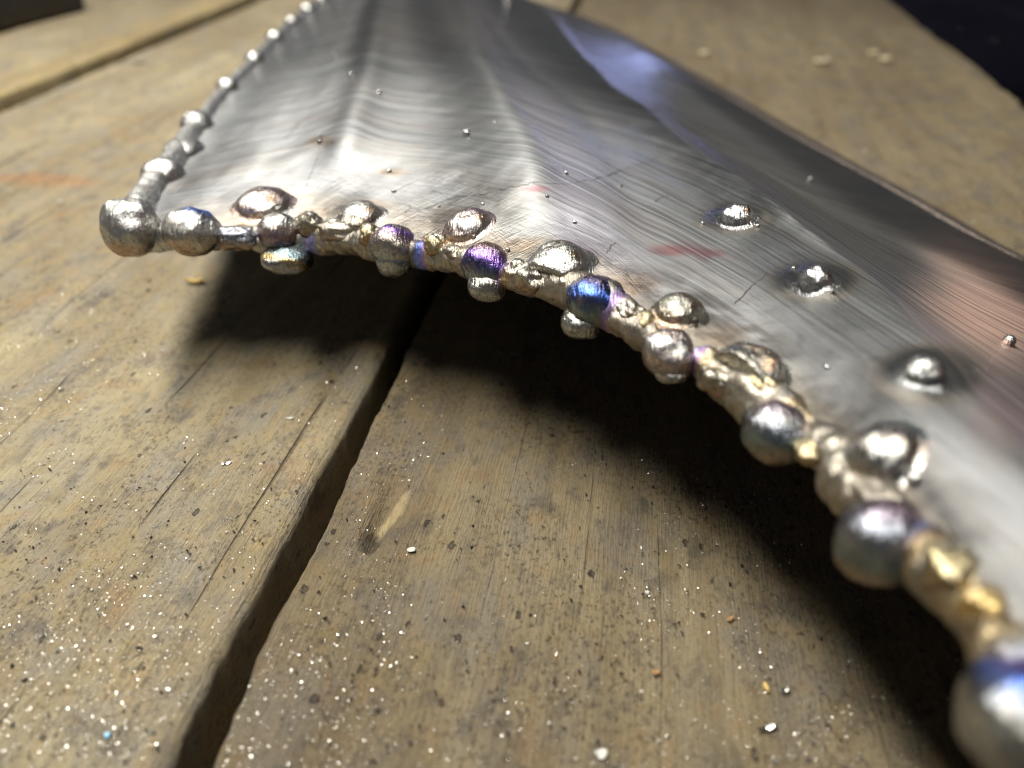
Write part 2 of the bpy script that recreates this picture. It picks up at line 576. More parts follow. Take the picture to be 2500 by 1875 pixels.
def left_extra(V, tint, top):
    # a knot-like reddish streak left of the tip
    gp, gq = pq_px(110, 440)
    dp, dq = V[..., 0] - gp, V[..., 1] - gq
    # its axes follow the picture: long along the screen horizontal, which is across the plank here
    m = np.where(top, sstep(1.2, 0.2, (dp / 1.5) ** 2 + (dq / 0.45) ** 2), 0)[..., None]
    tint = tint * (1 - m * 0.6) + np.array([1.25, 0.82, 0.62]) * m * 0.6
    return V, tint


cst = lambda x: (lambda q: np.full_like(q, x))
# right plank, from the near joint to the bench's right side (edge traced)
plank(eR, cst(10.62), 0.05, 0.22, 0.035, 0.14, 3, 0.0, right_extra, dens=190, tone=(.63, .60, .565), cracks=0.22)
plank(cst(-17.22), eL, 0.10, 0.17, 0.10, 0.04, 11, 0.02, left_extra, dens=150)
def far_extra(V, tint, top):
    # the far plank is worn to yellower wood along its near edge
    m = sstep(-20.6, -18.6, V[..., 0] + 0.7 * fbm(xyz(V[..., 0] * .5, V[..., 1] * .1, 2), 2, 5))[..., None]
    return V, tint * (1 - m) + np.array([1.16, 1.09, 0.88]) * m


plank(cst(-24.2), cst(-18.3), 0.30, 0.10, 0.30, 0.12, 21, 0.03, far_extra)
plank(cst(-38.0), cst(-24.35), 0.10, 0.12, 0.1, 0.16, 27, -0.02, dens=60)
for o in bench.children:
    o.rotation_euler = (0, 0, -PHI)

# ------------------------------------------------------------------ the sheet metal wing
wing = thing("metal_wing", "fan shaped brushed steel sheet edged with weld beads lying across the wooden planks", "metal sculpture", (0, 0, 0))

near_px = [(310, 572, 2.02), (467, 580, 2.00), (560, 585, 1.98), (690, 588, 1.98), (800, 580, 2.05), (900, 598, 2.10), (1037, 612, 2.20),
           (1131, 632, 2.28), (1247, 676, 2.36), (1374, 708, 2.42), (1537, 772, 2.42), (1640, 852, 2.38), (1750, 905, 2.36),
           (1880, 1000, 2.33), (2000, 1090, 2.36), (2130, 1220, 2.42), (2270, 1370, 2.50), (2400, 1520, 2.56), (2500, 1680, 2.60)]
Npts = [PZ(*p) for p in near_px] + [np.array(p, float) for p in [(3.35, 1.5, 2.56), (4.0, -0.4, 2.42), (5.1, -2.0, 2.1), (6.8, -3.2, 1.6), (10.6, -3.0, 0.65)]]
Nk = [0, .06, .095, .15, .20, .245, .31, .35, .40, .45, .51, .555, .59, .63, .665, .70, .735, .77, .80, .84, .88, .92, .96, 1.0]
left_px = [(310, 572, 2.02), (352, 492, 2.02), (380, 450, 2.03), (402, 426, 2.03), (440, 372, 2.02), (484, 305, 1.98), (556, 216, 1.90), (621, 150, 1.82),
           (671, 98, 1.74), (713, 57, 1.66), (751, 27, 1.60), (787, 2, 1.55), (830, -22, 1.5)]
Lpts = [PZ(*p) for p in left_px]
far_px = [(830, -22, 1.5), (950, -34, 1.7), (1100, -28, 1.35), (1220, -6, 0.90), (1300, 13, 0.65)]
Fpts = [PZ(*p) for p in far_px]
right_px = [(2500, 655, 0.65), (2250, 512, 0.65), (2000, 372, 0.65), (1700, 196, 0.65), (1500, 86, 0.65), (1400, 44, 0.65), (1300, 13, 0.65)]
Rpts = [np.array((10.6, -3.0, 0.65)), np.array((10.3, 3.5, 0.65)), np.array((9.6, 9.0, 0.65))] + [PZ(*p) for p in right_px]

NS, NW = 430, 360
s = np.linspace(0, 1, NS)
w = np.linspace(0, 1, NW) ** 1.5
cN = by_knots(Npts, Nk, s)
cF = catmull(Fpts, NS)
dense = catmull(Lpts, 3000); cL = np.stack([np.interp(w, np.linspace(0, 1, 3000), dense[:, k]) for k in range(3)], 1)
dense = catmull(Rpts, 3000); cR = np.stack([np.interp(w, np.linspace(0, 1, 3000), dense[:, k]) for k in range(3)], 1)
Sg, Wg = np.meshgrid(s, w, indexing='ij')
s3, w3 = Sg[..., None], Wg[..., None]
G = ((1 - w3) * cN[:, None] + w3 * cF[:, None] + (1 - s3) * cL[None] + s3 * cR[None]
     - (1 - s3) * (1 - w3) * cN[0] - s3 * (1 - w3) * cN[-1] - (1 - s3) * w3 * cF[0] - s3 * w3 * cF[-1])

# relax the patch so that no kink of the outline runs on into the sheet
for it in range(120):
    A = G.copy()
    A[1:-1] = 0.25 * G[:-2] + 0.5 * G[1:-1] + 0.25 * G[2:]
    wgt = (sstep(0.0, 0.06, w) * sstep(1.0, 0.97, w))[None, :, None]
    G[1:-1] = G[1:-1] * (1 - wgt) + A[1:-1] * wgt

# distances over the sheet, in cm: from the near edge, and across it
dW = np.linalg.norm(np.diff(G, axis=1), axis=2)
Dn = np.concatenate([np.zeros((NS, 1)), np.cumsum(dW, 1)], 1)
dS = np.linalg.norm(np.diff(G, axis=0), axis=2)
Ds = np.concatenate([np.zeros((1, NW)), np.cumsum(dS, 0)], 0)
Dr = Ds[-1:] - Ds                          # from the right rim


def find(u, v):
    """(i, j) of the sheet's grid point seen at photo pixel (u, v)"""
    pu, pv, t = proj(G)
    d = (pu - u) ** 2 + (pv - v) ** 2 + (t < 1) * 1e9
    return np.unravel_index(np.argmin(d), d.shape)


def ridge_line(px):
    ij = [find(*p) for p in px]
    jj = np.array([b for a, b in ij]); ii = np.array([a for a, b in ij])
    o = np.argsort(jj)
    jj, ii = jj[o], ii[o]
    x = np.interp(np.arange(NW), jj, ii)
    ker = np.ones(25) / 25
    x = np.convolve(np.r_[np.full(12, x[0]), x, np.full(12, x[-1])], ker, 'valid')
    xi = np.clip(x.astype(int), 0, NS - 2)
    f = x - xi
    return Ds[xi, np.arange(NW)] * (1 - f) + Ds[xi + 1, np.arange(NW)] * f


# three folds fan out over the sheet; between them it sags like a membrane
FOLDS = [[(945, 0), (930, 80), (920, 180), (905, 260), (880, 360), (850, 440)],
         [(1130, 0), (1165, 130), (1215, 270), (1260, 380), (1310, 460)],
         [(1345, 60), (1420, 170), (1530, 285), (1640, 390), (1800, 510), (1950, 640), (2130, 770), (2280, 860)]]
LINE = [ridge_line(px) for px in FOLDS]
CREST = [0.0, 0.34, 0.15, 0.10, 0.0]
SAG = [0.09, 0.17, 0.22, 0.14]
SKEW = [1.0, 0.75, 0.62, 0.50]
SOFT = 0.36
zoff = np.zeros((NS, NW))
xs_k = np.stack([np.zeros(NW)] + LINE + [Ds[-1]])
for j in range(NW):
    x = Ds[:, j]
    xk = np.maximum.accumulate(xs_k[:, j] + np.arange(5) * 1e-4)
    k = np.clip(np.searchsorted(xk, x, side='right') - 1, 0, 3)
    t = np.clip((x - xk[k]) / (xk[k + 1] - xk[k]), 0, 1)
    cr = np.array(CREST); sg = np.array(SAG)
    wd_ = np.clip((xk[k + 1] - xk[k]) / 2.4, 0.3, 1.25)
    ts = t ** np.array(SKEW)[k]
    prof_ = cr[k] * (1 - t) + cr[k + 1] * t - sg[k] * wd_ * 4 * ts * (1 - ts)
    # round the crests over SOFT cm
    xe = np.linspace(0, x[-1], 900)
    pe = np.interp(xe, x, prof_)
    hw = max(1, int(SOFT / (xe[1] - xe[0])))
    ker = np.hanning(2 * hw + 3); ker /= ker.sum()
    m = len(ker) // 2
    pe = np.convolve(np.r_[np.full(m, pe[0]), pe, np.full(m, pe[-1])], ker, 'valid')
    zoff[:, j] = np.interp(x, xe, pe)
zoff *= sstep(0.1, 2.8, Dn)
edge_keep = sstep(0, 1.2, Dr) * sstep(0, 0.5, Ds)
# the near border curls down to its welded rim
curl = 0.27 * (1 - np.exp(-Dn / 1.25)) * (1 - 0.35 * sstep(0.3, 0.75, Sg))
gate = sstep(0, 1.6, Ds)
G[..., 2] += zoff * edge_keep + curl * sstep(0, 0.7, Dr) * np.exp(-Dn / 16) * gate
# sheet rolls over to the bench at the right rim
G[..., 2] += 0.24 * sstep(0.0, 0.9, Dr) * sstep(0.0, 3.0, Dn) * sstep(0.0, 6.0, Ds)
G[..., 2] = np.maximum(G[..., 2], 0.12)
G[..., 2] += 0.13 * np.exp(-Dn / 1.6) * sstep(0, 0.9, Ds) * sstep(0, 0.7, Dr)      # the seam sits under the sheet's lip
# hammer unevenness
G[..., 2] += (0.03 * fbm(G * 0.45, 2, 5) + 0.018 * fbm(G * 1.8, 2, 8)) * sstep(0, 0.8, Dn) * sstep(0, 0.8, Dr) * sstep(0, .6, Ds)

# small things standing on it: list first, so that heat marks and dents can be put into the sheet
UROW = [(640, 491, 66, 34, 0.58, 'pink'), (876, 521, 57, 32, 0.60, 'warm'), (1142, 541, 58, 33, 0.60, 'pink'), (1364, 628, 76, 47, 0.62, 'silver'),
        (1660, 748, 60, 36, 0.66, 'straw'), (1818, 893, 92, 62, 0.62, 'straw'), (2150, 1092, 96, 76, 0.72, 'pearl')]
INNER = [(1797, 527, 40, 30, 0.85, 'grey'), (1990, 680, 40, 32, 0.85, 'grey'), (2258, 903, 50, 40, 0.85, 'grey')]
SPAT = [(1138, 331, 9, 1.1), (783, 350, 7, .8), (784, 335, 5, .8), (862, 186, 6, 1.), (926, 230, 6, .8), (952, 419, 6, .7), (961, 468, 6, .6),
        (1240, 4, 10, 1.1), (1516, 455, 5, .7), (1380, 425, 6, .7), (1977, 441, 5, .8), (1160, 579, 8, .9), (2461, 843, 16, 1.0),
        (1180, 500, 4, .8), (1075, 505, 4, .8), (1405, 545, 5, .8), (2032, 716, 6, 1.), (1940, 660, 7, 1.), (1998, 698, 12, .9), (2236, 1172, 20, .8),
        (820, 137, 5, .8), (1205, 300, 4, .6), (2020, 898, 8, .6), (1850, 555, 6, .7), (1715, 545, 5, .7), (1510, 700, 5, .8), (1335, 480, 5, .7), (1240, 612, 6, .9)]

pu, pv, pt = proj(G)
base = np.array([0.270, 0.275, 0.278])
T = np.tile(base, (NS, NW, 1))
Rg = 0.44 - 0.17 * sstep(2.0, 12.0, Dn)


def paint(mask, col, rough=None):
    global T, Rg
    m = np.clip(mask, 0, 1)
    T = T * (1 - m[..., None]) + np.array(col) * m[..., None]
    if rough is not None:
        Rg = Rg * (1 - m) + rough * m


def blob(u, v, ru, rv, lo=0.3, hi=1.0, nz=0.35, seed=1, rot=0.0):
    c_, s_ = math.cos(rot), math.sin(rot)
    du, dv = pu - u, pv - v
    d = np.sqrt(((du * c_ + dv * s_) / ru) ** 2 + ((-du * s_ + dv * c_) / rv) ** 2)
    d = d * (1 + nz * fbm(xyz(G[..., 0] * 1.3, G[..., 1] * 1.3, seed), 3, seed))
    return sstep(hi, lo, d)


# smeared, ground-down weld metal behind the seam
smear = sstep(2.6, 0.5, Dn + 0.8 * fbm(G * 0.9, 2, 77)) * sstep(0.12, 0.5, Sg) * sstep(0.0, 0.25, Dn)
G[..., 2] += smear * (0.014 * fbm(G * np.array([2.2, 3.5, 1.0]), 2, 41) + 0.012 * fbm(G * 6.0, 2, 43))
paint(0.8 * smear * (0.5 + 0.8 * sstep(-.2, .3, fbm(G * np.array([1.5, 4.0, 1.0]), 3, 45))), (0.34, 0.335, 0.325), 0.55)
paint(0.85 * smear * sstep(-0.1, 0.25, fbm(G * np.array([2.0, 3.0, 1.0]), 3, 55)), (0.15, 0.14, 0.13), 0.42)
# broad tints laid over the sheet
x3 = Ds - LINE[2][None]
x2 = Ds - LINE[1][None]
paint(0.22 * sstep(0.0, 0.25, x2) * sstep(2.2, 0.4, x2), (0.34, 0.30, 0.47))
paint(0.35 * sstep(0.0, 0.3, x3) * sstep(3.4, 0.8, x3), (0.33, 0.28, 0.40))  # dark violet reflection beyond the third fold, put into the colour
paint(0.9 * blob(2420, 760, 300, 200, 0.15, 1.0, .3, 4, rot=.5), (0.56, 0.36, 0.285), 0.50)
paint(0.65 * blob(2350, 640, 220, 100, 0.1, 1.0, .3, 6, rot=.6), (0.52, 0.37, 0.31), 0.5)
paint(0.45 * blob(2480, 1000, 200, 190, 0.1, 1.0, .3, 14), (0.42, 0.27, 0.24))
paint(0.30 * blob(1050, 60, 330, 110, .1, 1, .4, 9), (0.40, 0.33, 0.27), 0.28)  # brown reflection of the planks painted into the far sheet
# heat-affected border along the weld
paint(0.60 * sstep(1.1, 0.25, Dn + 0.45 * fbm(G * 1.6, 3, 12)) * sstep(0.0, 0.12, Sg), (0.34, 0.285, 0.21), 0.30)
paint(0.75 * blob(1640, 612, 78, 24, .2, 1, 1.3, 3), (0.20, 0.05, 0.06))
paint(0.55 * blob(1310, 462, 45, 12, .2, 1, .4, 5), (0.32, 0.06, 0.10))
for (u, v, ru, rv) in [(783, 345, 46, 16), (955, 420, 55, 14), (900, 500, 90, 20), (700, 480, 95, 26), (760, 520, 70, 22), (600, 545, 60, 30), (1260, 600, 90, 30), (1540, 700, 80, 36), (1760, 830, 90, 45)]:
    paint(0.55 * blob(u, v, ru, rv, .2, 1, .5, int(u)), (0.30, 0.20, 0.11), 0.28)
# dark glassy pools round the inner tacks
for (u, v, ru, rv) in [(1795, 532, 92, 36), (1990, 686, 116, 50), (2265, 915, 140, 72)]:
    paint(0.55 * blob(u, v, ru * 1.35, rv * 1.35, .5, 1, .2, int(v)), (0.34, 0.27, 0.17), 0.30)
    m = blob(u, v, ru, rv, .65, 1, .15, int(v) + 3)
    paint(0.85 * m, (0.20, 0.205, 0.205), 0.28)
# small crater: only its shade is painted on, no hollow is modelled
m = blob(1954, 833, 17, 26, .2, 1, .1, 2)
paint(0.6 * m, (0.14, 0.14, 0.15))
# the pools stand slightly proud
for (u, v, ru, rv) in [(1795, 532, 92, 36), (1990, 686, 116, 50), (2265, 915, 140, 72)]:
    G[..., 2] += 0.05 * blob(u, v, ru, rv, .2, 1.05, .1, int(v) + 3)
for (u, v, ru, rv, hh, kk) in UROW:
    G[..., 2] += 0.04 * blob(u, v + 6, ru * 1.6, rv * 1.7, .1, 1.15, .2, int(u)) * sstep(0.05, 0.35, Dn)

UV = np.stack([Ds * 0.9 + 0.0, Dn], -1)
# brushing follows arcs parallel to the near edge
sheet = mesh_obj("sheet", G.reshape(-1, 3), grid_faces(NS, NW), M_STEEL, wing, tint=np.concatenate([T, Rg[..., None]], -1).reshape(-1, 4), uv=UV.reshape(-1, 2))
ba = sheet.data.attributes.new("border", 'FLOAT', 'POINT')
ba.data.foreach_set("value", (sstep(2.6, 0.3, Dn + 0.5 * fbm(G * 0.8, 2, 91)) * 0.9 + 0.1).ravel())
md = sheet.modifiers.new("thickness", 'SOLIDIFY')
md.thickness = 0.09 * S
md.offset = -1 if False else 1
gx = np.gradient(G, axis=0); gy = np.gradient(G, axis=1)
NRM = np.cross(gx, gy); NRM /= np.linalg.norm(NRM, axis=2, keepdims=True) + 1e-12
if NRM[NS // 2, NW // 2, 2] < 0:
    NRM = -NRM
    md.offset = 1
else:
    md.offset = -1

COL = dict(silver=(0.66, 0.65, 0.63), grey=(0.44, 0.45, 0.45), pink=(0.58, 0.48, 0.44), warm=(0.52, 0.47, 0.40), straw=(0.40, 0.365, 0.30), gold=(0.66, 0.48, 0.20), brass=(0.50, 0.42, 0.25),
           pearl=(0.58, 0.57, 0.50), blue=(0.10, 0.22, 0.75), navy=(0.07, 0.08, 0.20), violet=(0.30, 0.17, 0.58), plum=(0.27, 0.19, 0.25), brown=(0.36, 0.24, 0.16), teal=(0.22, 0.30, 0.32), slate=(0.30, 0.32, 0.37), dark=(0.12, 0.12, 0.13))
C = {k: np.array(v) * (1.0 if k in ('blue', 'violet', 'navy', 'gold', 'brown', 'plum') else 0.80) for k, v in COL.items()}


def grad(x, stops):
    xs = [a for a, b in stops]
    cs = np.array([C[b] for a, b in stops])
    return np.stack([np.interp(x, xs, cs[:, k]) for k in range(3)], -1)


def frame_from(n, t):
    n = np.array(n, float); n /= np.linalg.norm(n)
    t = np.array(t, float); t = t - n * t.dot(n); t /= np.linalg.norm(t)
    return t, np.cross(n, t), n


# ---- rims: tubes of weld metal along the edges
BUMPS = []


def tube(name, pts, rad, tint, mat=M_WELD, nr=20, lump=0.16, seed=1, squash=1.0):
    n = len(pts)
    tan = np.gradient(pts, axis=0); tan /= np.linalg.norm(tan, axis=1, keepdims=True)
    up = np.array([0, 0, 1.0])
    side = np.cross(tan, up); side /= np.linalg.norm(side, axis=1, keepdims=True)
    u2 = np.cross(side, tan)
    a = np.linspace(0, 2 * math.pi, nr, endpoint=False)
    d = side[:, None] * np.cos(a)[None, :, None] + u2[:, None] * np.sin(a)[None, :, None] * squash
    r = np.broadcast_to(np.asarray(rad, float), (n,))[:, None]
    p0 = pts[:, None] + d * r[..., None]
    rr = r * (1 + lump * 2 * fbm(p0 * 1.9, 3, seed) + lump * 0.8 * fbm(p0 * 9, 2, seed + 3))
    V = pts[:, None] + d * rr[..., None]
    F = grid_faces(n, nr, wrap=True)
    # closed ends
    Vf = np.vstack([V.reshape(-1, 3), pts[0], pts[-1]])
    tt = np.repeat(tint, nr, 0) if tint.ndim == 2 else tint.reshape(-1, tint.shape[-1])
    tt = np.vstack([tt, tt[:1], tt[-1:]])
    j = np.arange(nr); k0 = n * nr
    cap = [np.stack([np.full(nr, k0), (j + 1) % nr, j, np.full(nr, k0)], 1), np.stack([np.full(nr, k0 + 1), (n - 1) * nr + j, (n - 1) * nr + (j + 1) % nr, np.full(nr, k0 + 1)], 1)]
    me_faces = [tuple(f) for f in F] + [tuple(f[:3]) for c in cap for f in c]
    return mesh_obj(name, Vf, me_faces, mat, wing, tint=tt)


rimN = catmull(Npts, 900)
ru, rv, rt = proj(rimN)
arc = np.r_[0, np.cumsum(np.linalg.norm(np.diff(rimN, axis=0), axis=1))]


def rim_arc(u, v):
    return arc[int(np.argmin((ru - u) ** 2 + (rv - v) ** 2 + (rt < 1) * 1e9))]


def rim_depth(u, v):
    return rt[int(np.argmin((ru - u) ** 2 + (rv - v) ** 2 + (rt < 1) * 1e9))]


rim_col = np.tile(C['straw'], (900, 1))
nz = fbm(xyz(arc * 1.6, 0, 0), 3, 2)
rim_col = rim_col * (1 - 0.5 * sstep(-.1, .35, nz)[:, None]) + C['warm'] * 0.5 * sstep(-.1, .35, nz)[:, None]
f = sstep(rim_arc(700, 588), rim_arc(480, 580), arc)[:, None]
rim_col = rim_col * (1 - f) + C['silver'] * 0.92 * f


def band(u, v, width, seq, off=0.0):
    """a heat rainbow that runs along the rim from (u, v)"""
    global rim_col
    x = (arc - rim_arc(u, v) - off) / width
    c = grad(x, [(k / (len(seq) - 1), q) for k, q in enumerate(seq)])
    m = (sstep(-0.25, 0.08, x) * sstep(1.25, 0.92, x))[:, None]
    m = m * 0.8 * (0.55 + 0.45 * sstep(-.2, .15, fbm(xyz(arc * 7, 3, 3), 2, 5)))[:, None]
    rim_col = rim_col * (1 - m) + c * m


band(530, 583, 0.40, ['slate', 'slate', 'grey', 'gold'])
band(420, 578, 0.12, ['navy', 'slate'])
band(745, 580, 0.22, ['slate', 'violet', 'blue', 'gold'])
band(1025, 610, 0.22, ['navy', 'blue', 'violet', 'gold'])
band(1232, 668, 0.14, ['violet', 'brown', 'gold'])
band(1500, 758, 0.16, ['navy', 'violet', 'pink'])
band(1682, 872, 0.30, ['navy', 'blue', 'violet', 'brown', 'gold'])
band(1905, 1010, 0.30, ['slate', 'gold', 'gold'])
band(2215, 1312, 0.30, ['navy', 'blue', 'brown', 'gold'])
band(2330, 1440, 0.50, ['gold', 'gold', 'straw', 'brown', 'gold'])
band(2450, 1595, 0.36, ['gold', 'slate', 'navy', 'slate'])
rim_r = 0.165 * (1 + 0.55 * fbm(xyz(arc * 1.5, 4, 0), 3, 9))
for (u, v, k_) in [(467, 566, .12), (681, 575, .22), (959, 610, .22), (1186, 655, .2), (1450, 735, .2), (1632, 862, .2), (1818, 930, .28), (1893, 1030, .1), (2060, 1150, .2), (2150, 1290, .15), (2480, 1700, .2)]:
    rim_r = rim_r * (1 + k_ * np.exp(-((arc - rim_arc(u, v)) / 0.30) ** 2))
# soot and scale: dull brown grey patches over the whole seam
nz2 = fbm(xyz(arc * 2.3, 9, 1), 3, 22)
rim_col = rim_col * (1 - 0.45 * sstep(-.15, .25, nz2)[:, None]) + np.array([0.15, 0.13, 0.11]) * 0.45 * sstep(-.15, .25, nz2)[:, None]
rim_al = np.full((900, 1), 1.35)
wob = np.stack([fbm(xyz(arc * 1.1, 3, 0), 2, 61), fbm(xyz(arc * 1.1, 9, 0), 2, 62), 0.8 * fbm(xyz(arc * 1.3, 5, 0), 2, 63)], 1)
tube("weld_seam", rimN - np.array([0, 0, 0.02]) + 0.11 * wob, rim_r, np.concatenate([rim_col, rim_al], 1), lump=0.26, seed=3, nr=30, squash=1.12)
rimL = catmull(Lpts, 420)
aL = np.linspace(0, 1, 420)
cl = np.tile(C['silver'] * 0.95, (420, 1))
tube("weld_seam", rimL, 0.225 * (1 - 0.38 * sstep(0.0, 0.30, aL)) * (1 + .15 * fbm(xyz(aL * 40, 1, 1), 2, 4)), np.concatenate([cl, np.full((420, 1), 1.4)], 1), lump=0.2, seed=8, nr=16)
rimF = catmull(Fpts, 160)
tube("weld_seam", rimF, 0.11, np.tile(np.r_[C['warm'], 1.1], (160, 1)), lump=0.15, seed=10, nr=12)
rimR = catmull(Rpts, 400)
tube("rolled_edge", rimR + np.array([0.04, 0, -0.03]), 0.17, np.tile(np.r_[0.20, 0.165, 0.145, 1.2], (400, 1)), lump=0.02, seed=12, nr=16)


# ---- beads
def ball(name, c, r, seed, tintfn, along=None, flare=0.0, squash=(1, 1, 1), lump=0.08, up=(0, 0, 1), nu=36, nv=48, rough=1.0, boxy=2.0):
    t, b, n = frame_from(up, along if along is not None else (1, 0, 0))
    th = np.linspace(0.0, math.pi, nu)
    ph = np.linspace(0, 2 * math.pi, nv, endpoint=False)
    A, B = np.meshgrid(th, ph, indexing='ij')
    d = np.stack([np.sin(A) * np.cos(B), np.sin(A) * np.sin(B), np.cos(A)], -1)
    R = 1 + lump * 1.6 * fbm(d * 1.5 + seed, 2, seed) + lump * 0.3 * fbm(d * 3.5 + seed, 2, seed + 2)
    if flare:
        R = R + flare * 0.7 * np.exp(-((1 - np.abs(d[..., 0])) / 0.16) ** 2)
    R = R / (np.abs(d) ** boxy).sum(-1) ** (1 / boxy)
    L = d * R[..., None] * np.asarray(squash)
    V = c + r * (L[..., :1] * t + L[..., 1:2] * b + L[..., 2:] * n)
    wd = L[..., :1] * t + L[..., 1:2] * b + L[..., 2:] * n
    col = tintfn(wd, V)
    al = np.full(col.shape[:-1] + (1,), rough)
    return mesh_obj(name, V.reshape(-1, 3), grid_faces(nu, nv, wrap=True), M_WELD, wing, tint=np.concatenate([col, al], -1).reshape(-1, 4), weld=True)


VIEWUP = np.array([0, ST, CT])             # towards the top of the picture
VIEWR = np.array([1.0, 0, 0])


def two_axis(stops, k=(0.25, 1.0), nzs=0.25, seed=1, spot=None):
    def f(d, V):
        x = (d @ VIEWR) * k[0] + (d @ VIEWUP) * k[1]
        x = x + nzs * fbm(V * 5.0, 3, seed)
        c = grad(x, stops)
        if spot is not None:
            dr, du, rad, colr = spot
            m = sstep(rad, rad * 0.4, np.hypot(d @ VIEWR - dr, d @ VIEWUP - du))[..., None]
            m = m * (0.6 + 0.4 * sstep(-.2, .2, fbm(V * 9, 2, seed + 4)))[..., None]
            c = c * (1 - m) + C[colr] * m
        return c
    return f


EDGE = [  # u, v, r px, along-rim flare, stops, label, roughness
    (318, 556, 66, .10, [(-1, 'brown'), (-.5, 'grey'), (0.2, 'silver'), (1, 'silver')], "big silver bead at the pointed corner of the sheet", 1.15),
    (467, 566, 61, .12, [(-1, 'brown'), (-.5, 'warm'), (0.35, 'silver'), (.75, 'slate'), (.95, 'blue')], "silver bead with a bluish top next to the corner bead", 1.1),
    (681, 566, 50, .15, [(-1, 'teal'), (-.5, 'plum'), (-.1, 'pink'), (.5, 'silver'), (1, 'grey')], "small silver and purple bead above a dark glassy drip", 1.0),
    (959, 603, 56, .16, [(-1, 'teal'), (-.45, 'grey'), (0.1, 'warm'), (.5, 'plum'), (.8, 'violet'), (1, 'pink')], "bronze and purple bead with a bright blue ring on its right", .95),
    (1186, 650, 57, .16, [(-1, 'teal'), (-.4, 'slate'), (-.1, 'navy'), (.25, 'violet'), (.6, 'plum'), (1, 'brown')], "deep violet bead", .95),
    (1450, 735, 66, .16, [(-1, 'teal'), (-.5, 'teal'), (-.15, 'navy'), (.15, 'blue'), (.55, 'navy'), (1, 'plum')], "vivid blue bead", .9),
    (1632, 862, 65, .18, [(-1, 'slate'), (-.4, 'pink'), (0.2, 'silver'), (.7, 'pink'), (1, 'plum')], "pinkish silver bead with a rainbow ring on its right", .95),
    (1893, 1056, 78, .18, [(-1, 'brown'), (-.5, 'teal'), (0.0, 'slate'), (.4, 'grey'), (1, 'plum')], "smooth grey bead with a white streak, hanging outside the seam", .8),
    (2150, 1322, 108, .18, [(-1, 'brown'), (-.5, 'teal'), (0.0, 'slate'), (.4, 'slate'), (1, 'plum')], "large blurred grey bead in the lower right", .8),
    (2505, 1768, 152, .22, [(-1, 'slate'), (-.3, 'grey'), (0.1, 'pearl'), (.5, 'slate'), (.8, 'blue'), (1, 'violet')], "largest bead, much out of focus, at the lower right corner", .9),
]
for q, (u, v, rp, fl_, stops, lab, rgh) in enumerate(EDGE):
    dep = rim_depth(u, v)
    r = rp * dep / FPX
    c = PD(u, v, dep - 0.35 * r)
    i = int(np.argmin((ru - u) ** 2 + (rv - v) ** 2 + (rt < 1) * 1e9))
    along = rimN[min(i + 3, 899)] - rimN[max(i - 3, 0)]
    sq = (1.0, 1, 1.10) if q == 0 else (1.02 + .06 * math.sin(q * 2.1), 1, 0.98 + .05 * math.cos(q * 1.7))
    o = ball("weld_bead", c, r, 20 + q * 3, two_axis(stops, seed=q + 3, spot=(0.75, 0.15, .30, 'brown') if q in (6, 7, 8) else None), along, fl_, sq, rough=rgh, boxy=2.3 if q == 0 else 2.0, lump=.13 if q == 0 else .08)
    o["label"] = lab
# drips that hang below
DRIPS = [(702, 630, 62, .62, 'dark glassy drip under the small silver bead', [(-1, 'grey'), (-.5, 'slate'), (-.15, 'gold'), (0.0, 'teal'), (1, 'teal')]),
         (965, 632, 50, .88, None, [(-1, 'grey'), (1, 'teal')]), (1192, 694, 52, .80, None, [(-1, 'grey'), (0.2, 'pearl'), (.6, 'brown'), (1, 'brown')]),
         (1422, 784, 54, .80, None, [(-1, 'grey'), (.2, 'pearl'), (.7, 'brown'), (1, 'brown')]), (1640, 905, 45, .6, None, [(-1, 'grey'), (1, 'pink')])]
for q, (u, v, rp, sqz, lab, stops) in enumerate(DRIPS):
    dep = rim_depth(u, v - 25)
    o = ball("weld_drip", PD(u, v, dep - 0.05), rp * dep / FPX, 90 + q, two_axis(stops, seed=40 + q, nzs=.2), squash=(1, 1, sqz), lump=.08, rough=.9)
    if lab:
        o["label"] = lab
# half-molten lumps that fill the seam between the beads
LUMPS = [(752, 556, 34, 'straw'), (820, 572, 40, 'warm'), (905, 580, 30, 'brass'), (1062, 606, 32, 'brass'), (1112, 622, 26, 'straw'), (1262, 668, 30, 'straw'), (1300, 690, 38, 'warm'),
         (1386, 696, 26, 'pearl'), (1540, 775, 34, 'straw'), (1575, 790, 30, 'brass'), (1752, 935, 44, 'straw'), (1858, 950, 40, 'brass'), (1990, 1105, 44, 'brass'),
         (2060, 1170, 50, 'straw'), (2090, 1215, 40, 'brown'), (2330, 1400, 78, 'brass'), (2400, 1490, 60, 'gold'), (575, 588, 34, 'slate')]
for q, (u, v, rp, key) in enumerate(LUMPS):
    dep = rim_depth(u, v)
    i = int(np.argmin((ru - u) ** 2 + (rv - v) ** 2 + (rt < 1) * 1e9))
    along = rimN[min(i + 3, 899)] - rimN[max(i - 3, 0)]
    r = rp * 1.0 * dep / FPX
    ball("weld_lump", PD(u + 5 * math.sin(q * 3.1), v - 6, dep - 0.09), r, 400 + q * 7, two_axis([(-1, 'brown'), (-.2, key), (.5, key), (1, 'grey')], seed=80 + q, nzs=.5), along, 0.0, (1.2 + .25 * math.sin(q * 1.9), .95, .85 + .12 * math.cos(q * 2.3)), lump=.26, rough=1.15, nu=26, nv=34)
